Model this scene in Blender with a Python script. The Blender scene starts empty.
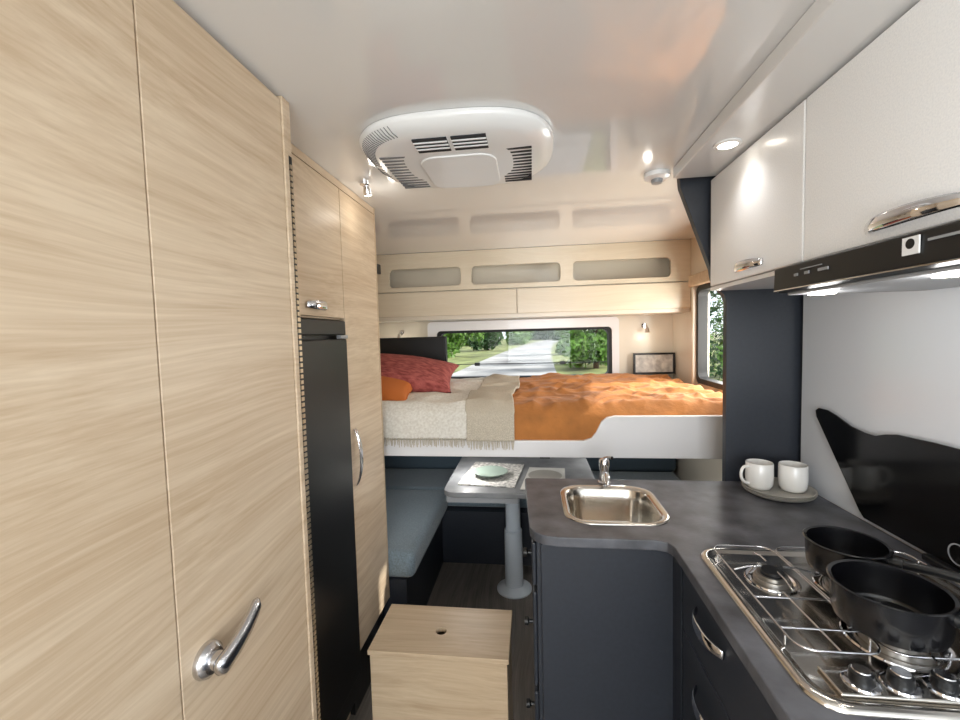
import bpy, bmesh, math, random
from mathutils import Matrix, Vector, noise
random.seed(4)
sc=bpy.context.scene
COL=sc.collection
# ------------------------------------------------------------------ materials
def srgb(r,g,b):
    def c(x):
        x/=255.0
        return x/12.92 if x<=.04045 else ((x+.055)/1.055)**2.4
    return (c(r),c(g),c(b),1)
def base(name):
    m=bpy.data.materials.new(name); m.use_nodes=True
    nt=m.node_tree; b=nt.nodes['Principled BSDF']
    return m,nt,b
def mat(name,rgb,rough=.5,metal=0,coat=0,spec=None,bump=0,bscale=60,var=0,vscale=8,emit=0,trans=0,ior=None,sheen=0):
    m,nt,b=base(name)
    b.inputs['Base Color'].default_value=srgb(*rgb)
    b.inputs['Roughness'].default_value=rough
    b.inputs['Metallic'].default_value=metal
    b.inputs['Coat Weight'].default_value=coat
    b.inputs['Coat Roughness'].default_value=.05
    if spec is not None: b.inputs['Specular IOR Level'].default_value=spec
    if ior: b.inputs['IOR'].default_value=ior
    b.inputs['Transmission Weight'].default_value=trans
    b.inputs['Sheen Weight'].default_value=sheen
    if emit:
        b.inputs['Emission Color'].default_value=srgb(*rgb); b.inputs['Emission Strength'].default_value=emit
    tc=nt.nodes.new('ShaderNodeTexCoord')
    if var:
        n=nt.nodes.new('ShaderNodeTexNoise'); n.inputs['Scale'].default_value=vscale; n.inputs['Detail'].default_value=6
        nt.links.new(tc.outputs['Object'],n.inputs['Vector'])
        r=nt.nodes.new('ShaderNodeValToRGB')
        r.color_ramp.elements[0].position=.3; r.color_ramp.elements[1].position=.7
        r.color_ramp.elements[0].color=srgb(*[max(0,x*(1-var)) for x in rgb])
        r.color_ramp.elements[1].color=srgb(*[min(255,x*(1+var)) for x in rgb])
        nt.links.new(n.outputs['Fac'],r.inputs['Fac']); nt.links.new(r.outputs['Color'],b.inputs['Base Color'])
    if bump:
        n=nt.nodes.new('ShaderNodeTexNoise'); n.inputs['Scale'].default_value=bscale; n.inputs['Detail'].default_value=4
        nt.links.new(tc.outputs['Object'],n.inputs['Vector'])
        bp=nt.nodes.new('ShaderNodeBump'); bp.inputs['Strength'].default_value=bump; bp.inputs['Distance'].default_value=.01
        nt.links.new(n.outputs['Fac'],bp.inputs['Height']); nt.links.new(bp.outputs['Normal'],b.inputs['Normal'])
    return m
def wood(name,light,dark,along='Y',rough=.42,gs=1.0,seam=None):
    m,nt,b=base(name); N=nt.nodes; L=nt.links
    tc=N.new('ShaderNodeTexCoord')
    def mp(s,src=None):
        a=N.new('ShaderNodeMapping'); L.new(src or tc.outputs['Object'],a.inputs['Vector'])
        if along=='Y': a.inputs['Scale'].default_value=(s[1],s[0],s[1])
        elif along=='X': a.inputs['Scale'].default_value=(s[0],s[1],s[1])
        else: a.inputs['Scale'].default_value=(s[1],s[1],s[0])
        return a
    # gentle warp so the grain lines wander
    wn=N.new('ShaderNodeTexNoise'); wn.inputs['Scale'].default_value=1; wn.inputs['Detail'].default_value=1
    a0=mp((1.1,2.2)); L.new(a0.outputs[0],wn.inputs['Vector'])
    vm=N.new('ShaderNodeVectorMath'); vm.operation='MULTIPLY_ADD'; vm.inputs[1].default_value=(.16,.16,.16)
    L.new(wn.outputs['Color'],vm.inputs[0]); L.new(tc.outputs['Object'],vm.inputs[2])
    fine=N.new('ShaderNodeTexNoise'); fine.inputs['Scale'].default_value=1; fine.inputs['Detail'].default_value=5; fine.inputs['Roughness'].default_value=.6
    a=mp((3.5*gs,150*gs),vm.outputs[0]); L.new(a.outputs[0],fine.inputs['Vector'])
    mid=N.new('ShaderNodeTexNoise'); mid.inputs['Scale'].default_value=1; mid.inputs['Detail'].default_value=3
    a2=mp((1.0*gs,34*gs),vm.outputs[0]); L.new(a2.outputs[0],mid.inputs['Vector'])
    br=N.new('ShaderNodeTexNoise'); br.inputs['Scale'].default_value=1; br.inputs['Detail'].default_value=2
    a3=mp((.6,4)); L.new(a3.outputs[0],br.inputs['Vector'])
    def mth(op,x,y):
        q=N.new('ShaderNodeMath'); q.operation=op
        for i,s in enumerate((x,y)):
            if hasattr(s,'node'): L.new(s,q.inputs[i])
            else: q.inputs[i].default_value=s
        return q.outputs[0]
    f=mth('ADD',mth('MULTIPLY',fine.outputs['Fac'],.40),mth('ADD',mth('MULTIPLY',mid.outputs['Fac'],.42),mth('MULTIPLY',br.outputs['Fac'],.18)))
    r=N.new('ShaderNodeValToRGB'); r.color_ramp.elements[0].position=.34; r.color_ramp.elements[1].position=.62
    r.color_ramp.elements[0].color=srgb(*dark); r.color_ramp.elements[1].color=srgb(*light)
    L.new(f,r.inputs['Fac']); L.new(r.outputs['Color'],b.inputs['Base Color'])
    b.inputs['Roughness'].default_value=rough
    bp=N.new('ShaderNodeBump'); bp.inputs['Strength'].default_value=.12; bp.inputs['Distance'].default_value=.002
    L.new(fine.outputs['Fac'],bp.inputs['Height']); L.new(bp.outputs['Normal'],b.inputs['Normal'])
    return m
OAK=wood('oak_laminate',(218,198,172),(188,162,132),'Y')
OAKX=wood('oak_laminate_x',(206,184,154),(178,152,122),'X')
CREAMWOOD=wood('cream_laminate',(226,214,192),(216,202,178),'X',rough=.22)
FLOORM=wood('grey_plank',(134,126,118),(88,82,76),'Y',rough=.4)
CEIL=mat('ceiling_gloss',(228,227,226),.1,coat=.6)
CREAM=mat('cream_wall',(222,212,194),.3,coat=.2)
WHITEW=mat('white_wall',(226,225,222),.3)
SPLASH=mat('splashback_gloss',(212,216,222),.22,coat=.4)
SPLASH.node_tree.nodes['Principled BSDF'].inputs['Coat Roughness'].default_value=.15
SPARK=mat('sparkle_white',(249,250,252),.32,var=.03,vscale=300,coat=.3)
DARK=mat('charcoal_laminate',(43,47,55),.42,var=.05,vscale=90)
COUNTER=mat('slate_worktop',(82,83,88),.42,var=.28,vscale=11,bump=.05,bscale=120)
BLACK=mat('black_plastic',(16,17,19),.35)
FRBLK=mat('fridge_black',(20,21,23),.38)
BGLOSS=mat('black_glass',(6,6,7),.12,spec=.3)
RUBBER=mat('black_rubber',(14,14,15),.6)
CHROME=mat('chrome',(225,225,228),.07,1)
SATIN=mat('satin_steel',(205,205,208),.2,1)
STEEL=mat('stainless_steel',(205,200,192),.17,1)
SINKM=mat('sink_steel',(205,200,192),.2,1)
BRASS=mat('hinge_brass',(196,180,156),.35,.9)
WPLAST=mat('white_plastic',(238,238,238),.28,coat=.3)
GPLAST=mat('grey_plastic',(150,152,155),.4)
SLOT=mat('vent_dark',(30,32,36),.7)
SLOTG=mat('vent_grey',(110,112,116),.7)
WHITEG=mat('white_board',(240,238,238),.25,coat=.3)
LED=mat('led_warm',(255,246,230),.4,emit=12)
BURN=mat('burner_alloy',(150,146,140),.35,.9)
NONSTICK=mat('pan_black',(12,12,15),.25,coat=.2)
CERAM=mat('white_ceramic',(240,238,234),.2,coat=.4)
PLATE=mat('stone_plate',(176,172,164),.35)
MINT=mat('mint_bowl',(132,146,136),.35)
TEAL=mat('teal_fabric',(116,130,138),.9,bump=.25,bscale=500,var=.12,vscale=140,sheen=.3)
TEALD=mat('teal_fabric_dark',(66,80,90),.85,bump=.2,bscale=300)
ORANGE=mat('orange_linen',(182,117,58),.85,bump=.3,bscale=45,var=.08,vscale=12,sheen=.1)
RUST=mat('rust_cushion',(190,104,40),.8,bump=.2,bscale=200)
MATTR=mat('mattress_ticking',(225,222,214),.85)
PAPER=mat('table_cloth',(214,212,206),.8)
TABLEM=mat('table_grey',(130,132,134),.4,var=.1,vscale=12)
LABEL=mat('label_white',(235,235,235),.5)
def weave(name,c1,c2,scale,sx=1,sy=1,rough=.9,bump=.3,lo=.35,hi=.65):
    m,nt,b=base(name); N=nt.nodes; L=nt.links
    tc=N.new('ShaderNodeTexCoord'); mp=N.new('ShaderNodeMapping'); mp.inputs['Scale'].default_value=(sx,sy,1); mp.inputs['Rotation'].default_value=(0,0,.5)
    L.new(tc.outputs['Object'],mp.inputs['Vector'])
    n=N.new('ShaderNodeTexNoise'); n.inputs['Scale'].default_value=scale; n.inputs['Detail'].default_value=4; L.new(mp.outputs[0],n.inputs['Vector'])
    r=N.new('ShaderNodeValToRGB'); r.color_ramp.elements[0].position=lo; r.color_ramp.elements[1].position=hi
    r.color_ramp.elements[0].color=srgb(*c1); r.color_ramp.elements[1].color=srgb(*c2)
    L.new(n.outputs['Fac'],r.inputs['Fac']); L.new(r.outputs['Color'],b.inputs['Base Color']); b.inputs['Roughness'].default_value=rough
    bp=N.new('ShaderNodeBump'); bp.inputs['Strength'].default_value=bump; bp.inputs['Distance'].default_value=.006
    L.new(n.outputs['Fac'],bp.inputs['Height']); L.new(bp.outputs['Normal'],b.inputs['Normal'])
    return m
THROW=weave('cream_throw',(218,212,200),(236,232,222),90)
THROWB=weave('beige_throw_band',(178,166,146),(218,208,190),220,1,5,lo=.3,hi=.7)
REDP=weave('red_pattern_cushion',(132,56,54),(182,98,90),26,1,2.5)
PATSH=weave('patterned_cloth',(150,148,144),(230,226,220),60)
def glassmat():
    m,nt,b=base('window_glass')
    N=nt.nodes; L=nt.links
    t=N.new('ShaderNodeBsdfTransparent'); g=N.new('ShaderNodeBsdfGlossy'); g.inputs['Roughness'].default_value=.02
    mx=N.new('ShaderNodeMixShader'); mx.inputs[0].default_value=.012
    L.new(t.outputs[0],mx.inputs[1]); L.new(g.outputs[0],mx.inputs[2]); L.new(mx.outputs[0],N['Material Output'].inputs['Surface'])
    return m
GLASS=glassmat()
GRASS=mat('grass_verge',(112,118,72),.9,var=.35,vscale=.6)
ROAD=mat('pale_gravel_road',(150,148,146),.9,var=.28,vscale=.35)
LEAF=mat('leaf_green',(88,124,46),.6,var=.35,vscale=3)
LEAF2=mat('leaf_dark',(46,78,34),.6,var=.35,vscale=3)
BARK=mat('bark',(84,70,56),.9)
# ------------------------------------------------------------------ helpers
def add(name,me,m,parent=None,smooth=False):
    o=bpy.data.objects.new(name,me); COL.objects.link(o)
    if m is not None and len(me.materials)==0: me.materials.append(m)
    if smooth:
        for p in me.polygons: p.use_smooth=True
    if parent: o.parent=parent
    return o
def empty(name,loc=(0,0,0)):
    o=bpy.data.objects.new(name,None); COL.objects.link(o); o.empty_display_size=.05
    return o
def bev(o,w,seg=3):
    if w>0:
        b=o.modifiers.new('bev','BEVEL'); b.width=w; b.segments=seg; b.limit_method='ANGLE'; b.angle_limit=math.radians(40)
        for p in o.data.polygons: p.use_smooth=True
        wn=o.modifiers.new('wn','WEIGHTED_NORMAL'); wn.keep_sharp=True
    return o
def bmadd(bm,x0,x1,y0,y1,z0,z1):
    r=bmesh.ops.create_cube(bm,size=1)
    for v in r['verts']:
        v.co=Vector(((x0+x1)/2+v.co.x*(x1-x0),(y0+y1)/2+v.co.y*(y1-y0),(z0+z1)/2+v.co.z*(z1-z0)))
def boxes(name,L,m,parent=None,bevel=0):
    bm=bmesh.new()
    for b in L: bmadd(bm,*b)
    me=bpy.data.meshes.new(name); bm.to_mesh(me); bm.free()
    return bev(add(name,me,m,parent),bevel)
def box(name,x0,x1,y0,y1,z0,z1,m,parent=None,bevel=0):
    return boxes(name,[(x0,x1,y0,y1,z0,z1)],m,parent,bevel)
def prism(name,pts,axis,a,b,m,parent=None,bevel=0,holes=()):
    """pts 2D in the plane perpendicular to axis; extruded from a to b"""
    def P(p,t):
        if axis=='X': return Vector((t,p[0],p[1]))
        if axis=='Y': return Vector((p[0],t,p[1]))
        return Vector((p[0],p[1],t))
    bm=bmesh.new(); ed=[]
    for lp in [pts]+list(holes):
        vs=[bm.verts.new(P(p,a)) for p in lp]
        for i in range(len(vs)): ed.append(bm.edges.new((vs[i],vs[(i+1)%len(vs)])))
    bmesh.ops.triangle_fill(bm,edges=ed,use_beauty=True)
    bmesh.ops.dissolve_limit(bm,angle_limit=.01,verts=bm.verts[:],edges=bm.edges[:]) if not holes else None
    r=bmesh.ops.extrude_face_region(bm,geom=bm.faces[:])
    d=P((0,0),b-a)
    for v in [g for g in r['geom'] if isinstance(g,bmesh.types.BMVert)]: v.co+=d
    bmesh.ops.recalc_face_normals(bm,faces=bm.faces[:])
    me=bpy.data.meshes.new(name); bm.to_mesh(me); bm.free()
    return bev(add(name,me,m,parent),bevel)
def rrect(x0,x1,y0,y1,r,n=6):
    pts=[]
    for cx,cy,a in ((x1-r,y1-r,0),(x0+r,y1-r,90),(x0+r,y0+r,180),(x1-r,y0+r,270)):
        for i in range(n+1):
            t=math.radians(a+90*i/n); pts.append((cx+r*math.cos(t),cy+r*math.sin(t)))
    return pts
def lathe(name,prof,loc,m,parent=None,seg=40,rot=None):
    bm=bmesh.new(); rings=[]
    for r,z in prof:
        if r<1e-5: rings.append([bm.verts.new((0,0,z))])
        else: rings.append([bm.verts.new((r*math.cos(2*math.pi*i/seg),r*math.sin(2*math.pi*i/seg),z)) for i in range(seg)])
    for a,b in zip(rings,rings[1:]):
        for i in range(seg):
            j=(i+1)%seg
            if len(a)==1 and len(b)==1: continue
            if len(a)==1: bm.faces.new((a[0],b[i],b[j]))
            elif len(b)==1: bm.faces.new((a[i],a[j],b[0]))
            else: bm.faces.new((a[i],a[j],b[j],b[i]))
    bmesh.ops.recalc_face_normals(bm,faces=bm.faces[:])
    M=Matrix.Translation(loc)
    if rot: M=M@rot
    bmesh.ops.transform(bm,matrix=M,verts=bm.verts[:])
    me=bpy.data.meshes.new(name); bm.to_mesh(me); bm.free()
    o=add(name,me,m,parent,True)
    e=o.modifiers.new('es','EDGE_SPLIT'); e.split_angle=math.radians(38)
    return o
def tube(name,paths,rad,m,parent=None,cyc=False,res=4,smooth=False,scale=None):
    cu=bpy.data.curves.new(name,'CURVE'); cu.dimensions='3D'; cu.bevel_depth=rad; cu.bevel_resolution=res; cu.use_fill_caps=True
    for p in paths:
        if smooth:
            s=cu.splines.new('NURBS'); s.points.add(len(p)-1)
            for q,c in zip(s.points,p): q.co=(*c,1)
            s.use_endpoint_u=True; s.order_u=3; s.resolution_u=8; s.use_cyclic_u=cyc
        else:
            s=cu.splines.new('POLY'); s.points.add(len(p)-1)
            for q,c in zip(s.points,p): q.co=(*c,1)
            s.use_cyclic_u=cyc
    t=bpy.data.objects.new('t',cu); COL.objects.link(t)
    dg=bpy.context.evaluated_depsgraph_get(); me=bpy.data.meshes.new_from_object(t.evaluated_get(dg))
    bpy.data.objects.remove(t); bpy.data.curves.remove(cu)
    me.materials.clear()
    return add(name,me,m,parent,True)
def gridmesh(name,nx,ny,fn,m,parent=None,thick=0,sub=0):
    bm=bmesh.new(); V=[[bm.verts.new(fn(i/nx,j/ny)) for i in range(nx+1)] for j in range(ny+1)]
    for j in range(ny):
        for i in range(nx): bm.faces.new((V[j][i],V[j][i+1],V[j+1][i+1],V[j+1][i]))
    me=bpy.data.meshes.new(name); bm.to_mesh(me); bm.free()
    o=add(name,me,m,parent,True)
    if thick:
        s=o.modifiers.new('sol','SOLIDIFY'); s.thickness=thick; s.offset=0
    return o
def fb(x,y,z=0,s=1): return noise.fractal(Vector((x*s,y*s,z)),1,2,4)
CZ=2.03
# ------------------------------------------------------------------ room shell
box('floor',-1.3,1.06,-1.6,3.26,-.06,0,FLOORM)
box('ceiling',-1.3,1.06,-1.6,3.26,CZ,CZ+.05,CEIL)
boxes('wall_left',[(-1.3,-1.25,-.35,3.26,0,CZ),(-1.3,-1.25,-1.6,-1.25,0,CZ),(-1.3,-1.25,-1.25,-.35,1.92,CZ)],CREAM)
# right wall with side window opening
wy0,wy1,wz0,wz1=1.95,2.72,1.14,1.72
boxes('wall_right',[(1.0,1.06,-1.6,wy0,0,CZ),(1.0,1.06,wy1,3.26,0,CZ),(1.0,1.06,wy0,wy1,0,wz0),(1.0,1.06,wy0,wy1,wz1,CZ)],CREAM)
bx0,bx1,bz0,bz1=-.72,.57,1.13,1.50
boxes('wall_back',[(-1.25,bx0,3.2,3.26,0,CZ),(bx1,1.0,3.2,3.26,0,CZ),(bx0,bx1,3.2,3.26,0,bz0),(bx0,bx1,3.2,3.26,bz1,CZ)],CREAM)
boxes('wall_front',[(-1.25,-.5,-1.6,-1.55,0,CZ),(.75,1.0,-1.6,-1.55,0,CZ),(-.5,.75,-1.6,-1.55,0,.6),(-.5,.75,-1.6,-1.55,1.9,CZ)],WHITEW)
# rear window
w=empty('window_1')
prism('surround',rrect(bx0-.07,bx1+.05,bz0-.05,bz1+.07,.03),'Y',3.165,3.2,WHITEG,w,.006,holes=[rrect(bx0+.0,bx1-.0,bz0,bz1,.03)])
prism('frame',rrect(bx0,bx1,bz0,bz1,.03),'Y',3.175,3.245,RUBBER,w,holes=[rrect(bx0+.022,bx1-.022,bz0+.018,bz1-.018,.04)])
box('pane',bx0+.02,bx1-.02,3.215,3.222,bz0+.015,bz1-.015,GLASS,w)
for i,x in enumerate((-.42,.22)): box('catch_%d'%i,x-.02,x+.02,3.19,3.213,bz0+.10,bz0+.125,BLACK,w,.004)
box('stay_rail',bx0+.04,bx1-.04,3.20,3.214,bz0+.11,bz0+.115,RUBBER,w)
# side window
w=empty('window_2')
prism('frame',rrect(wy0,wy1,wz0,wz1,.04),'X',.985,1.04,RUBBER,w,holes=[rrect(wy0+.03,wy1-.03,wz0+.03,wz1-.03,.04)])
box('pane',1.02,1.026,wy0+.02,wy1-.02,wz0+.02,wz1-.02,GLASS,w)
box('blind_cassette',.955,.999,wy0-.03,wy1+.05,wz1+.0,wz1+.07,OAKX,w,.008)
boxes('blind_rail',[(.965,.999,wy1+.0,wy1+.03,wz0-.02,wz1)],CREAM,w,.005)
w=empty('fill_opening')  # unseen opening behind the camera, added to carry a fill light
boxes('frame',[(-.5,.75,-1.59,-1.54,.6,.64),(-.5,.75,-1.59,-1.54,1.86,1.9),(-.5,-.46,-1.59,-1.54,.6,1.9),(.71,.75,-1.59,-1.54,.6,1.9)],RUBBER,w)
# ------------------------------------------------------------------ handles
def strap_handle(name,c,axis,out,L,m=CHROME,parent=None,drop=0):
    c=Vector(c);A=Vector(axis);O=Vector(out);W=A.cross(O)
    bm=bmesh.new(); n=18; rows=[]
    for i in range(n+1):
        s=-1+2*i/n
        h=.004+.022*(1-abs(s)**2.6); wd=.010+.005*(1-s*s); t=.0035
        p=c+A*(s*L/2)
        r=[]
        for k in range(8):
            a=2*math.pi*k/8
            r.append(bm.verts.new(p+O*(h+t*math.sin(a))+W*(wd*math.cos(a))))
        rows.append(r)
    for a,b in zip(rows,rows[1:]):
        for k in range(8): bm.faces.new((a[k],a[(k+1)%8],b[(k+1)%8],b[k]))
    bm.faces.new(rows[0]); bm.faces.new(rows[-1])
    bmesh.ops.recalc_face_normals(bm,faces=bm.faces[:])
    me=bpy.data.meshes.new(name); bm.to_mesh(me); bm.free()
    return add(name,me,m,parent,True)
# ------------------------------------------------------------------ left: wardrobe
XW=-.57
wd=empty('wardrobe')
box('carcass',-1.245,XW-.02,-.34,.985,0,CZ-.002,OAK,wd)
box('door_panel_1',XW-.019,XW,-.2,.585,.02,CZ-.012,OAK,wd,.0015)
box('door_panel_2',XW-.019,XW,.5875,.955,.02,CZ-.012,OAK,wd,.0015)
box('door_panel_3',XW-.019,XW,-.34,-.204,.02,CZ-.012,OAK,wd,.0015)
box('edge_post',XW-.019,XW+.004,.957,.974,.0,CZ-.002,OAK,wd,.002)
box('hinge_backing',XW-.019,XW+.002,.975,.990,.0,1.90,BLACK,wd)
box('edge_post_top',XW-.019,XW+.002,.975,.990,1.90,CZ-.002,OAK,wd)
boxes('piano_hinge',[(XW+.002,XW+.005,.977,.988,.05+.014*i,.059+.014*i) for i in range(131)],BRASS,wd)
hy,hz=.637,.915
RY=Matrix.Rotation(math.pi/2,4,'Y')
lathe('handle_rose',[(0,0),(.029,0),(.030,.004),(.028,.012),(.021,.018),(0,.018)],(XW,hy,hz),SATIN,wd,rot=RY)
lathe('handle_neck',[(0,.015),(.016,.015),(.014,.04),(0,.04)],(XW,hy,hz),SATIN,wd,rot=RY)
def lever():
    bm=bmesh.new(); rows=[]; n=18
    for i in range(n+1):
        s=i/n; y=hy-.018+.112*s; z=hz-.006+.048*s**1.1+.006*s**3; x=XW+.036+.006*math.sin(s*3)
        ww=.0185*(1-.28*s); t=.012*(1-.3*s)
        if i==0 or i==n: ww*=.5;t*=.5
        if i==1 or i==n-1: ww*=.88
        rows.append([bm.verts.new((x+t*math.cos(2*math.pi*k/12),y-.35*ww*math.sin(2*math.pi*k/12),z+ww*math.sin(2*math.pi*k/12))) for k in range(12)])
    for a,b in zip(rows,rows[1:]):
        for k in range(12): bm.faces.new((a[k],a[(k+1)%12],b[(k+1)%12],b[k]))
    bm.faces.new(rows[0]); bm.faces.new(rows[-1]); bmesh.ops.recalc_face_normals(bm,faces=bm.faces[:])
    me=bpy.data.meshes.new('l'); bm.to_mesh(me); bm.free(); add('handle_lever',me,SATIN,wd,True)
lever()
# ------------------------------------------------------------------ tall cabinet with fridge
XC=-.68; Y0,YM,Y1=1.0,1.485,1.83
tc=empty('tall_cabinet')
boxes('carcass',[(-1.245,XC-.02,Y0,Y1,1.53,CZ-.002),(-1.245,XC-.02,YM+.015,Y1,.26,1.53),(-1.245,XC-.05,Y0,Y1,0,.1)],OAK,tc)
box('plinth',-1.245,XC-.03,YM+.01,Y1-.005,.0,.258,BLACK,tc)
box('upper_door',XC-.019,XC,Y0+.003,YM,1.535,CZ-.03,OAK,tc,.0015)
box('tall_door',XC-.019,XC,YM+.004,Y1-.004,.26,CZ-.03,OAK,tc,.0015)
box('top_rail',XC-.019,XC,Y0,Y1,CZ-.027,CZ-.002,OAK,tc)
box('side_panel',XC-.021,XC+.001,Y1-.0035,Y1+.006,.26,CZ-.002,OAKX,tc)
strap_handle('upper_handle',(XC,1.28,1.568),(0,1,0),(1,0,0),.12,parent=tc)
strap_handle('tall_handle',(XC,1.525,1.01),(0,0,1),(1,0,0),.22,parent=tc)
fr=empty('fridge')
box('body',-1.24,XC-.022,Y0+.01,YM+.012,.105,1.525,BLACK,fr)
box('door',XC-.02,XC+.012,Y0+.015,YM-.01,.20,1.46,FRBLK,fr,.006)
box('top_trim',XC-.02,XC+.004,Y0+.01,YM+.0,1.475,1.525,BLACK,fr,.004)
box('hinge_cap',XC-.005,XC+.014,YM-.06,YM-.004,1.461,1.474,GPLAST,fr,.003)
box('vent_base',XC-.02,XC+.0,Y0+.015,YM,.11,.19,BLACK,fr,.003)
sp=empty('spot_lamp')
lathe('base',[(0,0),(.017,0),(.017,-.008),(0,-.008)],(-.60,1.53,CZ),CHROME,sp)
RT=Matrix.Rotation(.4,4,'X')
lathe('head',[(0,.02),(.010,.02),(.014,.008),(.016,-.014),(.014,-.015),(0,-.014)],(-.59,1.53,CZ-.030),CHROME,sp,rot=RT)
lathe('bulb',[(0,-.0155),(.013,-.0155),(.012,-.017),(0,-.019)],(-.59,1.53,CZ-.030),LED,sp,rot=RT)
# ------------------------------------------------------------------ right: soffit, overhead cabinets
XD=.63
box('ceiling_bulkhead',.50,.997,-1.0,1.60,1.99,CZ-.001,CEIL,None,.004)
oc=empty('overhead_cabinet')
box('carcass',XD+.02,.995,-.9,1.618,1.61,1.988,SPARK,oc)
box('bottom_panel',XD+.004,.936,1.155,1.618,1.597,1.609,WHITEG,oc)
for i,(a,b) in enumerate(((-.9,.35),(.354,1.088),(1.092,1.612))):
    box('door_%d'%i,XD,XD+.019,a,b,1.612,1.982,SPARK,oc,.004)
strap_handle('handle_1',(XD,.80,1.64),(0,1,0),(-1,0,0),.19,parent=oc)
strap_handle('handle_2',(XD,1.335,1.642),(0,1,0),(-1,0,0),.15,parent=oc)
# range hood
rh=empty('range_hood')
prism('canopy',[(.62,1.609),(.60,1.604),(.598,1.553),(.612,1.545),(.93,1.545),(.93,1.609)],'Y',.35,1.15,BLACK,rh,.003)
box('chrome_lip',.5965,.600,.36,1.145,1.5485,1.551,CHROME,rh)
box('label',.5955,.598,.745,.775,1.570,1.598,LABEL,rh)
RN=Matrix.Rotation(-math.pi/2,4,'Y')
lathe('label_mark',[(0,0),(.008,0),(.008,.0006),(0,.0006)],(.5955,.76,1.587),BLACK,rh,rot=RN)
boxes('controls',[(.5955,.598,.97,1.04,1.588,1.590),(.5955,.598,.95,.98,1.576,1.582),(.5955,.598,1.01,1.025,1.576,1.582),(.5955,.598,1.05,1.062,1.576,1.582),(.5955,.598,.66,.73,1.585,1.589)],GPLAST,rh)
prism('underside',[(.62,.38),(.92,.38),(.92,1.13),(.62,1.13)],'Z',1.538,1.545,GPLAST,rh,.002)
for i,y in enumerate((.76,1.07)):
    lathe('lens_%d'%i,[(0,0),(.026,0),(.026,-.004),(0,-.006)],(.66,y,1.538),LED,rh)
box('trim_splashback',.938,.999,-1.0,1.615,.90,1.609,SPLASH)
# ------------------------------------------------------------------ partition
pts=[(.998,.0),(.70,.0),(.70,1.56),(.690,1.585),(.665,1.61),(.652,1.64),(.645,1.68),(.54,1.975),(.535,CZ-.002),(.998,CZ-.002)]
prism('partition_panel',pts,'Y',1.645,1.675,DARK,None,.002)
# ------------------------------------------------------------------ worktop & cabinets
sx0,sx1,sy0,sy1=.10,.388,1.255,1.55
out=[(.355,-.6),(.355,1.12),(.345,1.145),(.32,1.155),(.06,1.155),(.02,1.165),(-.005,1.185),(-.018,1.215),(-.04,1.625),(-.035,1.64),(.937,1.64),(.937,-.6)]
prism('worktop',out,'Z',.872,.90,COUNTER,None,.003,holes=[rrect(sx0,sx1,sy0,sy1,.07,8)])
kc=empty('kitchen_base_cabinet')
boxes('carcass',[(.40,.985,-.6,1.14,.0,.69),(.40,.43,-.6,1.14,.69,.871),(.02,.985,1.56,1.615,0,.871),(.02,.05,1.2,1.6,0,.871),(.43,.985,1.1,1.14,.69,.871)],DARK,kc)
box('peninsula_front',.012,.37,1.18,1.198,.09,.866,DARK,kc,.002)
box('peninsula_side',.0,.02,1.20,1.62,.09,.866,DARK,kc,.002)
box('corner_post',.37,.40,1.12,1.198,.0,.866,DARK,kc)
box('plinth',.03,.5,1.21,1.24,0,.09,BLACK,kc)
for i,(z0,z1) in enumerate(((.70,.862),(.40,.696),(.09,.396))):
    box('drawer_%d'%i,.368,.386,.63,1.10,z0,z1,DARK,kc,.003)
    box('drawer_near_%d'%i,.368,.386,-.6,.626,z0,z1,DARK,kc,.003)
boxes('side_drawer_edges',[(-.014,.0,1.22,1.60,.72,.85),(-.014,.0,1.22,1.60,.41,.70),(-.014,.0,1.22,1.60,.10,.39)],DARK,kc,.005)
for i,z in enumerate((.79,.60)): strap_handle('drawer_handle_%d'%i,(.368,.93,z+.022),(0,1,0),(-1,0,0),.14,parent=kc)
for i,z in enumerate((.79,.57,.30)):
    lathe('side_knob_%d'%i,[(0,0),(.006,0),(.006,.012),(.013,.016),(.012,.026),(0,.028)],(-.014,1.28,z),BLACK,kc,rot=RN,seg=20)
# ------------------------------------------------------------------ sink
def loopmesh(name,loops,m,parent=None,cap_end=True):
    bm=bmesh.new(); R=[[bm.verts.new(p) for p in lp] for lp in loops]
    n=len(R[0])
    for a,b in zip(R,R[1:]):
        for i in range(n): bm.faces.new((a[i],a[(i+1)%n],b[(i+1)%n],b[i]))
    if cap_end: bm.faces.new(R[-1])
    bmesh.ops.recalc_face_normals(bm,faces=bm.faces[:])
    me=bpy.data.meshes.new(name); bm.to_mesh(me); bm.free()
    return add(name,me,m,parent,True)
def rr3(x0,x1,y0,y1,r,z,n=8): return [(x,y,z) for x,y in rrect(x0,x1,y0,y1,r,n)]
sk=empty('sink')
L=[]
for g,z,r in ((-.014,.9005,.08),(-.013,.904,.08),(-.004,.9045,.075),(.004,.902,.07),(.010,.893,.066),(.014,.85,.064),(.02,.79,.062),(.03,.768,.058),(.05,.758,.05),(.09,.755,.04)):
    L.append(rr3(sx0+g,sx1-g,sy0+g,sy1-g,r,z))
loopmesh('bowl',L,SINKM,sk)
lathe('drain',[(0,.004),(.012,.004),(.014,.001),(.03,.001),(.032,.005),(.036,.005),(.037,.0)],(.25,1.42,.7555),CHROME,sk)
lathe('drain_plug',[(0,.006),(.01,.006),(.011,.003),(0,.003)],(.25,1.42,.7565),BLACK,sk)
tp=empty('tap')
lathe('tap_base',[(0,0),(.024,0),(.024,.006),(.018,.01),(.016,.04),(.017,.06),(.019,.064),(.019,.084),(.014,.092),(0,.093)],(.255,1.595,.90),CHROME,tp,seg=28)
tube('spout',[[(.255,1.59,.94),(.253,1.55,.952),(.250,1.50,.957),(.247,1.475,.952),(.246,1.47,.938)]],.0095,CHROME,tp,smooth=True)
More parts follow.
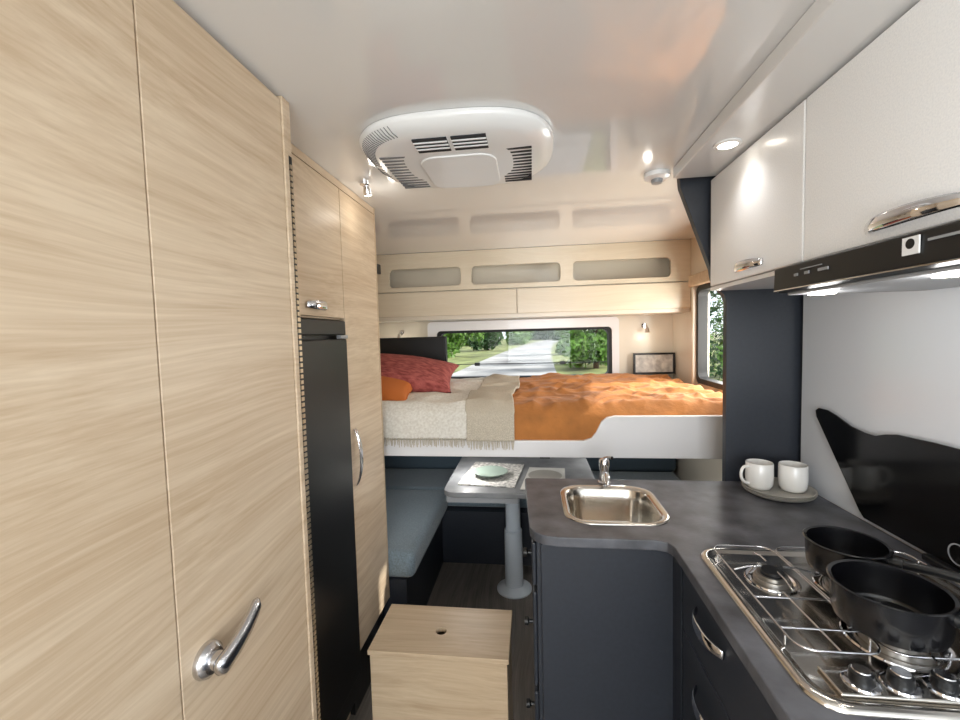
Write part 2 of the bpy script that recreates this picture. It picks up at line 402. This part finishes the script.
tube('lever',[[(.255,1.595,.993),(.262,1.575,1.003),(.275,1.545,1.010)]],.0055,CHROME,tp,smooth=True)
# ------------------------------------------------------------------ hob
hb=empty('gas_hob')
hx0,hx1,hy0,hy1=.40,.88,.64,1.115
L=[]
for g,z,r in ((0,.9005,.05),(.001,.906,.05),(.008,.909,.046),(.016,.908,.042),(.022,.9035,.04),(.028,.903,.036)):
    L.append(rr3(hx0+g,hx1-g,hy0+g,hy1-g,r,z))
loopmesh('tray',L,STEEL,hb)
box('control_strip',hx0+.05,hx1-.03,hy0+.028,hy0+.085,.903,.909,STEEL,hb,.004)
for i,x in enumerate((.495,.55,.61,.67)):
    y=hy0+.054
    lathe('knob_skirt_%d'%i,[(.025,0),(.024,.003),(.02,.004),(0,.004)],(x,y,.909),CHROME,hb,seg=28)
    lathe('knob_%d'%i,[(0,.020),(.012,.020),(.0155,.017),(.017,.004),(0,.004)],(x,y,.909),BLACK,hb,seg=24)
    lathe('knob_cap_%d'%i,[(0,.0215),(.0115,.0215),(.0125,.020),(0,.020)],(x,y,.909),SATIN,hb,seg=24)
burners=[(.515,.98,.030),(.665,.965,.038),(.625,.80,.044)]
for i,(x,y,r) in enumerate(burners):
    lathe('burner_dish_%d'%i,[(r*1.75,0),(r*1.7,.003),(r*1.35,.001),(r*1.3,.0)],(x,y,.9035),CHROME,hb)
    lathe('burner_base_%d'%i,[(r*1.2,0),(r*1.15,.008),(r*1.0,.009),(r*.98,.016),(0,.016)],(x,y,.903),BURN,hb)
    lathe('burner_cap_%d'%i,[(r*.8,.016),(r*.82,.021),(r*.7,.024),(0,.0245)],(x,y,.903),BLACK,hb)
gx0,gx1,gy0,gy1,gz=.43,.86,.735,1.09,.925
def rr_path(x0,x1,y0,y1,r,z): return rr3(x0,x1,y0,y1,r,z,5)
tube('support_frame',[rr_path(gx0,.565,gy0,gy1,.03,gz),rr_path(.57,gx1,gy0,gy1,.03,gz)],.0021,SATIN,hb,cyc=True)
rods=[]
for (x,y,r) in burners:
    for a in (0,90,180,270):
        t=math.radians(a); c,s=math.cos(t),math.sin(t)
        rods.append([(x+c*.022,y+s*.022,gz+.009),(x+c*.05,y+s*.05,gz+.008),(x+c*.078,y+s*.078,gz)])
for y in (.79,.88): rods.append([(gx0,y,gz),(.565,y,gz)])
rods.append([(.495,gy0,gz),(.495,.90,gz)])
for x,y in ((gx0,gy0+.04),(gx0,gy1-.04),(.565,gy0+.04),(gx1,gy0+.04),(gx1,gy1-.04)): rods.append([(x,y,gz),(x,y,.905)])
tube('support_rods',rods,.0020,SATIN,hb)
lp=[(.62,.915),(1.30,.915),(1.318,.93),(1.51,1.165),(1.515,1.185),(1.50,1.195),(1.46,1.195),(1.42,1.185),(1.36,1.165),(1.31,1.158),(1.27,1.158),(1.235,1.170),(1.20,1.178),(1.10,1.183),(.62,1.19)]
gl=empty('hob_glass_lid')
prism('lid',lp,'X',.922,.928,BGLOSS,gl,.001)
box('hinge_bar',.906,.934,.66,1.10,.903,.918,BLACK,gl,.003)
lathe('badge_ring',[(.021,0),(.024,0),(.024,.0006),(.021,.0006),(.021,0)],(.9215,1.03,.95),GPLAST,gl,rot=RN)
def pan(name,x,y,z,r,h,ang):
    p=empty(name)
    lathe('body',[(0,0),(r*.86,0),(r*.93,.004),(r*.97,.015),(r*.99,h*.6),(r,h-.003),(r+.004,h),(r+.002,h+.0015),(r-.003,h),(r-.004,h-.01),(r*.94,.012),(r*.88,.006),(0,.006)],(x,y,z),NONSTICK,p,seg=56)
    c,s=math.cos(ang),math.sin(ang)
    q=lambda d,zz:(x+c*d,y+s*d,z+zz)
    tube('handle',[[q(r-.002,h*.75),q(r+.03,h*.82),q(r+.07,h*.9),q(r+.14,h*.95)]],.0095,BLACK,p,smooth=True)
    lathe('handle_collar',[(0,0),(.013,0),(.013,.02),(0,.02)],q(r-.001,h*.76),BLACK,p,seg=16,rot=Matrix.Rotation(ang,4,'Z')@RY)
    return p
pan('saucepan',.655,.970,.936,.070,.066,math.radians(-48))
pan('saucepan',.610,.80,.936,.081,.070,math.radians(-50))
pl=empty('plate_stack')
for i in range(2):
    lathe('plate_%d'%i,[(0,.004),(.086,.004),(.094,.006),(.101,.014),(.106,.014),(.10,.006),(.09,.001),(.06,0),(0,0)],(.817,1.525,.901+.008*i),PLATE,pl,seg=56)
def mug(x,y,ang,z=.9135):
    m=empty('coffee_mug')
    lathe('cup',[(0,.0),(.026,0),(.034,.004),(.040,.016),(.042,.04),(.041,.088),(.0395,.09),(.038,.088),(.039,.04),(.036,.016),(.028,.008),(0,.007)],(x,y,z),CERAM,m,seg=48)
    c,s=math.cos(ang),math.sin(ang); q=lambda d,zz:(x+c*d,y+s*d,z+zz)
    tube('handle',[[q(.038,.078),q(.055,.082),q(.068,.068),q(.070,.045),q(.060,.025),q(.039,.02)]],.0048,CERAM,m,smooth=True)
mug(.762,1.535,math.radians(195)); mug(.857,1.515,math.radians(60))
# ------------------------------------------------------------------ ceiling fittings
ac=empty('air_conditioner')
def sup(cx,cy,a,b,z,n=72,e=2.9):
    P=[]
    for i in range(n):
        t=2*math.pi*i/n; c,s=math.cos(t),math.sin(t)
        P.append((cx+a*math.copysign(abs(c)**(2/e),c),cy+b*math.copysign(abs(s)**(2/e),s),z))
    return P
acx,acy=-.212,1.33
L=[sup(acx,acy,.280,.246,CZ-.001),sup(acx,acy,.285,.250,CZ-.010),sup(acx,acy,.28,.246,CZ-.018),sup(acx,acy,.26,.229,CZ-.032),sup(acx,acy,.235,.206,CZ-.040),sup(acx,acy,.15,.13,CZ-.043)]
loopmesh('shell',L,WPLAST,ac)
zb=CZ-.0415
boxes('intake_recess',[(acx-.100,acx-.006,acy-.188,acy-.108,zb-.003,zb+.010),(acx+.006,acx+.100,acy-.188,acy-.108,zb-.003,zb+.010)],SLOT,ac)
boxes('intake_louvres',[(acx-.100+.106*k,acx-.006+.106*k,acy-.174+.020*i,acy-.170+.020*i,zb-.006,zb-.003) for i in range(3) for k in (0,1)],WPLAST,ac)
boxes('left_slots',[(acx-.226,acx-.135,acy-.09+.023*i,acy-.080+.023*i,zb-.001,zb+.006) for i in range(12)],SLOTG,ac)
boxes('right_slots',[(acx+.13,acx+.220,acy-.09+.023*i,acy-.079+.023*i,zb-.001,zb+.006) for i in range(12)],SLOT,ac)
prism('centre_cover',rrect(acx-.115,acx+.115,acy-.075,acy+.185,.05),'Z',zb-.006,zb+.002,WPLAST,ac,.003)
def rim(i):
    t=math.radians(170+i*3.0); c,s=math.cos(t),math.sin(t); e=2.9
    p=lambda a,b,z:(acx+a*math.copysign(abs(c)**(2/e),c),acy+b*math.copysign(abs(s)**(2/e),s),z)
    return [p(.277,.243,CZ-.0200),p(.26,.229,CZ-.0325),p(.243,.213,CZ-.0380)]
tube('rim_slots',[rim(i) for i in range(26)],.0013,SLOTG,ac)
sd=empty('smoke_detector')
lathe('base',[(0,0),(.045,0),(.045,-.014),(.034,-.02),(0,-.022)],(.46,1.65,CZ),WPLAST,sd)
lathe('sensor',[(0,-.02),(.02,-.021),(.018,-.034),(0,-.036)],(.46,1.65,CZ),GPLAST,sd)
def downlight(x,y,z):
    d=empty('downlight')
    lathe('bezel',[(.026,0),(.036,0),(.036,-.004),(.026,-.006),(.026,0)],(x,y,z),WPLAST,d)
    lathe('lens',[(0,-.002),(.026,-.002),(.026,-.004),(0,-.004)],(x,y,z),LED,d)
    l=bpy.data.lights.new('downlight_beam','SPOT'); l.energy=2.2; l.spot_size=2.2; l.spot_blend=1; l.shadow_soft_size=.03; l.color=(1,.98,.96)
    o=bpy.data.objects.new('beam',l); COL.objects.link(o); o.location=(x,y,z-.02); o.parent=d
downlight(.565,1.33,1.99); downlight(.565,.35,1.99)
# ------------------------------------------------------------------ rear overhead locker
lk=empty('rear_shelf_locker')
YF=2.85
holes=[rrect(-.97,-.47,1.80,1.925,.03),rrect(-.40,.19,1.80,1.925,.03),rrect(.27,.88,1.80,1.925,.03)]
prism('fascia',[(-1.249,1.77),(.999,1.77),(.999,CZ-.002),(-1.249,CZ-.002)],'Y',YF,YF+.02,CREAMWOOD,lk,.0,holes=holes)
box('shelf_back',-1.245,.995,YF+.13,YF+.14,1.79,CZ-.003,CREAM,lk)
box('shelf_floor',-1.245,.995,YF+.02,YF+.13,1.77,1.78,CREAM,lk)
boxes('door_panels',[(-1.245,-.10,YF-.014,YF+.005,1.60,1.762),(-.096,.995,YF-.014,YF+.005,1.60,1.762)],CREAMWOOD,lk,.004)
box('locker_body',-1.245,.995,YF+.006,3.195,1.575,1.768,CREAM,lk)
for i,(x,z) in enumerate(((-1.0,1.50),(.80,1.50))):
    r=empty('reading_lamp')
    lathe('mount',[(0,0),(.018,0),(.018,.010),(0,.012)],(x,3.2,z),CHROME,r,rot=Matrix.Rotation(math.pi/2,4,'X'))
    tube('stem',[[(x,3.19,z),(x,3.14,z+.01),(x,3.11,z-.02)]],.004,CHROME,r,smooth=True)
    lathe('shade',[(0,.02),(.009,.02),(.018,-.015),(.015,-.015),(0,.006)],(x,3.11,z-.035),CHROME,r)
tvb=empty('television_bracket')
boxes('arm',[(-1.248,-1.23,2.55,2.65,1.80,1.95),(-1.23,-.96,2.58,2.62,1.89,1.91),(-.98,-.96,2.53,2.67,1.87,1.93)],BLACK,tvb,.003)
# ------------------------------------------------------------------ bed
bd=empty('drop_down_bed')
BY=1.935
bp=[(-1.24,.895),(.985,.895),(.985,1.085),(.36,1.085),(.325,1.078),(.30,1.06),(.275,1.01),(.255,.985),(.22,.973),(-1.24,.973)]
prism('front_board',bp,'Y',BY,BY+.025,WHITEG,bd,.004)
box('bed_base',-1.24,.985,BY+.026,3.16,.90,.93,WHITEG,bd)
box('mattress',-1.23,.975,BY+.035,3.15,.931,1.075,MATTR,bd,.03)
dv=empty('orange_duvet')
def duvet(u,v):
    x=-.16+1.12*u
    if v<.12:
        s=v/.12; z=.945+.14*s; y=BY+.03-.012*math.sin(s*3)
        n=.006*fb(x*5,z*4,3)
        return (x,y+n*.5,z+ (0 if v>0 else n))
    s=(v-.12)/.88
    rd=min(1,s/.05); z=1.085+.035*math.sin(rd*math.pi/2)
    y=BY+.03+1.15*s
    k=noise.noise(Vector((x*1.6+y*2.3,y*4.5-x*1.5,1.7))); k2=noise.noise(Vector((x*9+y*3,y*11-x*4,4)))
    k3=noise.noise(Vector((x*3+y*5,y*3-x*5,9))); k4=noise.noise(Vector((x*8-y*9,y*6+x*4,2)))
    z+= .016*max(0,1-abs(k)*4)*rd + .012*max(0,1-abs(k3)*4)*rd+.007*max(0,1-abs(k4)*3.5)*rd+ .006*k2*rd + .04*s*math.sin(min(1,max(0,(x+.1)/.9))*math.pi)**.6*(1 if s<.9 else (1-s)/.1)
    if u>.96: z-=.05*(u-.96)/.04
    return (x,y,z)
gridmesh('cover',170,180,duvet,ORANGE,dv,thick=.012)
tb=empty('throw_blanket')
def throw(x0,x1,off,zb,jag=0):
    def f(u,v):
        x=x0+(x1-x0)*u
        if v<.16:
            s=v/.16; z=zb+(1.10-zb)*s; y=BY-.012-.004*fb(x*6,z*5,1)+ .02*s*s
            return (x,y-off,z)
        s=(v-.16)/.84
        rd=min(1,s/.06); z=1.10+.034*math.sin(rd*math.pi/2)+off
        y=BY+.008+.94*s
        z+=.014*noise.noise(Vector((x*3+y*2,y*5-x,8)))*rd+.006*noise.noise(Vector((x*12,y*10,2)))*rd+.03*s
        k=noise.noise(Vector((x*2.5+y*3,y*2.5-x*3,5))); z+=.014*max(0,1-abs(k)*5)*rd
        x+=.03*noise.noise(Vector((y*2.5,x,5)))
        return (x,y,z)
    return f
gridmesh('throw_main',110,110,throw(-1.2,-.30,0,.985),THROW,tb,thick=.012)
gridmesh('throw_band',40,110,throw(-.31,-.09,.005,.975),THROWB,tb,thick=.012)
def fringe():
    bm=bmesh.new()
    x=-.93
    while x<-.09:
        zt=.99 if x<-.3 else .98
        l=.034+.014*random.random(); dx=random.uniform(-.006,.006); w=.0022
        y=BY-.014-random.random()*.006
        vs=[bm.verts.new(p) for p in ((x-w,y,zt),(x+w,y,zt),(x+w*.7+dx,y-.002,zt-l),(x-w*.7+dx,y-.002,zt-l))]
        bm.faces.new(vs)
        x+=.0065
    me=bpy.data.meshes.new('fringe'); bm.to_mesh(me); bm.free(); add('fringe',me,THROWB,tb)
fringe()
def pillow(name,c,sx,sy,t,rot,m):
    bm=bmesh.new(); n=26
    for sgn in (1,-1):
        V=[]
        for j in range(n+1):
            row=[]
            for i in range(n+1):
                u=-1+2*i/n; v=-1+2*j/n
                px=u*(1-.10*(1-v*v)*abs(u)**3); py=v*(1-.10*(1-u*u)*abs(v)**3)
                h=max(0,(1-u*u)*(1-v*v))**.42
                row.append(bm.verts.new((px*sx,py*sy,sgn*t*h*(1+.08*noise.noise(Vector((u*2,v*2,sx*9)))))))
            V.append(row)
        for j in range(n):
            for i in range(n): bm.faces.new((V[j][i],V[j][i+1],V[j+1][i+1],V[j+1][i]))
    bmesh.ops.remove_doubles(bm,verts=bm.verts[:],dist=.0005)
    bmesh.ops.recalc_face_normals(bm,faces=bm.faces[:])
    M=Matrix.Translation(c)@Matrix.Rotation(rot[2],4,'Z')@Matrix.Rotation(rot[1],4,'Y')@Matrix.Rotation(rot[0],4,'X')
    bmesh.ops.transform(bm,matrix=M,verts=bm.verts[:])
    me=bpy.data.meshes.new(name); bm.to_mesh(me); bm.free()
    return add(name,me,m,None,True)
pillow('patterned_pillow',(-.76,2.50,1.25),.30,.24,.07,(.26,.15,.1),REDP)
pillow('orange_pillow',(-.90,2.22,1.19),.26,.20,.06,(.15,.12,.1),RUST)
tv=empty('television')
box('casing',-1.18,-.60,2.93,2.965,1.17,1.46,BLACK,tv,.006)
box('screen',-1.165,-.615,2.926,2.931,1.185,1.445,mat('tv_screen_matte',(9,10,12),.5),tv)
pf=empty('picture_frame')
prism('frame',[(.71,1.155),(.995,1.155),(.995,1.305),(.71,1.305)],'Y',3.13,3.145,BLACK,pf,.002,holes=[[(.725,1.168),(.98,1.168),(.98,1.292),(.725,1.292)]])
box('print',.725,.98,3.138,3.142,1.168,1.292,mat('print_grey',(205,203,195),.4,var=.15,vscale=25),pf)
# ------------------------------------------------------------------ dinette
bs=empty('dinette_bench')
box('base_left',-1.245,-.60,1.845,2.62,.0,.34,DARK,bs)
box('base_rear',-1.245,.99,2.62,3.19,.0,.34,DARK,bs)
box('base_right',.35,.99,1.70,2.62,0,.34,DARK,bs)
box('seat_left',-1.24,-.56,1.84,2.66,.341,.47,TEAL,bs,.035)
box('seat_rear',-1.24,.98,2.67,3.18,.341,.47,TEAL,bs,.035)
box('seat_right',.33,.985,1.70,2.66,.341,.47,TEAL,bs,.035)
boxes('backrest_rear',[(-1.22,-.52,3.03,3.19,.471,.86),(-.50,.20,3.03,3.19,.471,.86),(.22,.98,3.03,3.19,.471,.86)],TEALD,bs,.04)
box('backrest_left',-1.245,-1.10,1.86,3.0,.471,.86,TEALD,bs,.04)
box('armrest_post',.03,.09,2.5,2.56,.0,.80,BLACK,bs,.004)
tb2=empty('dinette_table')
prism('top',rrect(-.44,.30,1.93,2.66,.06),'Z',.70,.725,TABLEM,tb2,.004)
lathe('leg',[(0,.0),(.10,.0),(.10,.008),(.085,.018),(.052,.03),(.05,.35),(.042,.355),(.042,.66),(.06,.67),(.06,.70),(0,.70)],(-.13,2.37,0),mat('table_leg_alu',(214,222,230),.35),tb2,seg=36)
box('rail',-.42,-.08,1.945,1.97,.672,.699,GPLAST,tb2)
cl=empty('place_setting')
prism('napkin',[(-.38,2.03),(-.10,2.00),(-.06,2.36),(-.34,2.40)],'Z',.7255,.731,PATSH,cl)
lathe('bowl',[(0,.004),(.05,.004),(.085,.022),(.09,.022),(.055,0),(0,0)],(-.23,2.17,.7312),MINT,cl,seg=40)
prism('napkin_second',[(-.07,1.98),(.14,1.97),(.16,2.3),(-.03,2.31)],'Z',.7255,.731,PAPER,cl)
lathe('side_plate',[(0,.004),(.05,.004),(.08,.014),(.085,.014),(.055,0),(0,0)],(.05,2.14,.7312),PLATE,cl,seg=40)
# ------------------------------------------------------------------ step box
bxo=empty('step_stool')
x0,x1,y0,y1,zt=-.545,-.098,1.27,1.50,.45
hole=[(-.33+.018*math.cos(2*math.pi*i/24),1.375+.018*math.sin(2*math.pi*i/24)) for i in range(24)]
prism('top',[(x0-.006,y0-.006),(x1+.006,y0-.006),(x1+.006,y1+.006),(x0-.006,y1+.006)],'Z',zt-.016,zt,OAKX,bxo,.002,holes=[hole])
boxes('sides',[(x0,x1,y0,y0+.015,0.0,zt-.0165),(x0,x1,y1-.015,y1,0.0,zt-.0165),(x0,x0+.015,y0+.016,y1-.016,0,zt-.0165),(x1-.015,x1,y0+.016,y1-.016,0,zt-.0165)],OAKX,bxo,.001)
# ------------------------------------------------------------------ outside
box('ground_outside',-120,140,-40,220,-.66,-.60,GRASS)
def road():
    bm=bmesh.new(); prev=None
    for i in range(40):
        t=i/39; y=5+190*t; c=-1.8+(y/60)**2*1.6; w=2.8
        a=bm.verts.new((c-w,y,-.59)); b=bm.verts.new((c+w,y,-.59))
        if prev: bm.faces.new((prev[0],prev[1],b,a))
        prev=(a,b)
    me=bpy.data.meshes.new('road'); bm.to_mesh(me); bm.free(); add('road',me,ROAD)
road()
def tree(x,y,h,w,m,n=2600,leaf=.16,name='tree'):
    t=empty(name)
    lathe('trunk',[(0,0),(.16,0),(.11,h*.5),(.03,h*.8),(0,h*.8)],(x,y,-.6),BARK,t,seg=10)
    bm=bmesh.new()
    cl=[(random.gauss(0,w*.35),random.gauss(0,w*.35),h*(.1+.75*random.random()),w*(.25+.25*random.random())) for _ in range(16)]
    for _ in range(n):
        c=random.choice(cl); d=Vector((random.gauss(0,1),random.gauss(0,1),random.gauss(0,1))).normalized()*c[3]*random.random()**.3
        p=Vector((x+c[0],y+c[1],-.6+c[2]))+d
        if p.z<-.58: p.z=-.5
        a=Vector((random.gauss(0,1),random.gauss(0,1),random.gauss(0,1))).normalized(); b=a.orthogonal().normalized(); s=leaf*(.6+.8*random.random())
        bm.faces.new([bm.verts.new(q) for q in (p-a*s,p-b*s*.5,p+a*s,p+b*s*.5)])
    me=bpy.data.meshes.new('foliage'); bm.to_mesh(me); bm.free(); add('foliage',me,m,t)
for x,y,h,w,m in ((-9.5,27,6,2.6,LEAF2),(-8.5,42,6,3,LEAF),(-20,40,8,5,LEAF2),(-6,58,7,3.2,LEAF2),(3.6,25,5,2.2,LEAF),(6.5,31,6,3,LEAF2),(4.0,42,5,2.0,LEAF),(11,60,8,4,LEAF2),(-3,85,9,4.5,LEAF),(16,95,10,6,LEAF2),(9,125,10,6,LEAF2),(3,150,12,7,LEAF2),(-14,90,10,6,LEAF)):
    tree(x,y,h,w,m,3000,.05+.0055*y)
for x,y,h,w,m in ((5.5,9.0,5,1.8,LEAF),(6.5,13,6,2.4,LEAF2),(9,20,7,3,LEAF)):
    tree(x,y,h,w,m,4500,.09)
# ------------------------------------------------------------------ lights & world
wd_=bpy.data.worlds.new('World'); sc.world=wd_; wd_.use_nodes=True
bg=wd_.node_tree.nodes['Background']; bg.inputs[0].default_value=(.84,.92,1,1); bg.inputs[1].default_value=1.8
def area(name,loc,rot,sx,sy,e,c):
    l=bpy.data.lights.new(name,'AREA'); l.shape='RECTANGLE'; l.size=sx; l.size_y=sy; l.energy=e; l.color=c
    o=bpy.data.objects.new(name,l); COL.objects.link(o); o.location=loc; o.rotation_euler=rot; return o
area('rear_fill',(.12,-1.62,1.25),(math.radians(90),0,0),1.15,1.2,46,(.92,.965,1))  # added fill behind the camera, shining in through the added opening
area('left_fill',(-1.27,-.8,1.0),(math.radians(90),0,math.radians(-72)),.85,1.8,66,(.92,.965,1))  # added fill at an unseen left gap, brightens overhead doors and splashback
area('side_window_daylight',(1.1,2.33,1.43),(0,math.radians(90),0),.5,.7,13,(1,.97,.91))
s=bpy.data.lights.new('sun','SUN'); s.energy=4.5; s.angle=.02; s.color=(1,.95,.86)
so=bpy.data.objects.new('sun',s); COL.objects.link(so)
d=Vector((-.75,-.12,-.55)); so.rotation_euler=d.to_track_quat('-Z','Y').to_euler()
def pt(name,loc,e,c=(1,.93,.82),r=.03):
    l=bpy.data.lights.new(name,'POINT'); l.energy=e; l.color=c; l.shadow_soft_size=r
    o=bpy.data.objects.new(name,l); COL.objects.link(o); o.location=loc
pt('hood_lamp',(.66,1.07,1.515),.7,(1,.98,.95)); pt('hood_lamp',(.66,.76,1.515),.7,(1,.98,.95))
pt('spot_lamp_glow',(-.58,1.58,1.93),.35,r=.02)
pt('reading_lamp_glow',(-1.0,3.08,1.42),.5); pt('reading_lamp_glow',(.80,3.08,1.42),.4)
pt('under_bed_fill',(-.35,2.15,.87),2.2,(1,.98,.95)); pt('under_bed_fill',(.45,2.4,.87),2.0,(1,.98,.95))  # added fill points to brighten the dinette, no fitting modelled
# ------------------------------------------------------------------ camera
cam=bpy.data.cameras.new('camera'); cam.sensor_width=36; cam.lens=425/960*36; cam.clip_start=.02; cam.clip_end=500
co=bpy.data.objects.new('camera',cam); COL.objects.link(co)
R=Matrix.Rotation(math.radians(7.1),4,'Z')@Matrix.Rotation(math.radians(90-3.3),4,'X')@Matrix.Rotation(math.radians(-1.5),4,'Z')
co.matrix_world=Matrix.Translation((0,0,1.46))@R
sc.camera=co
sc.view_settings.view_transform='Standard'
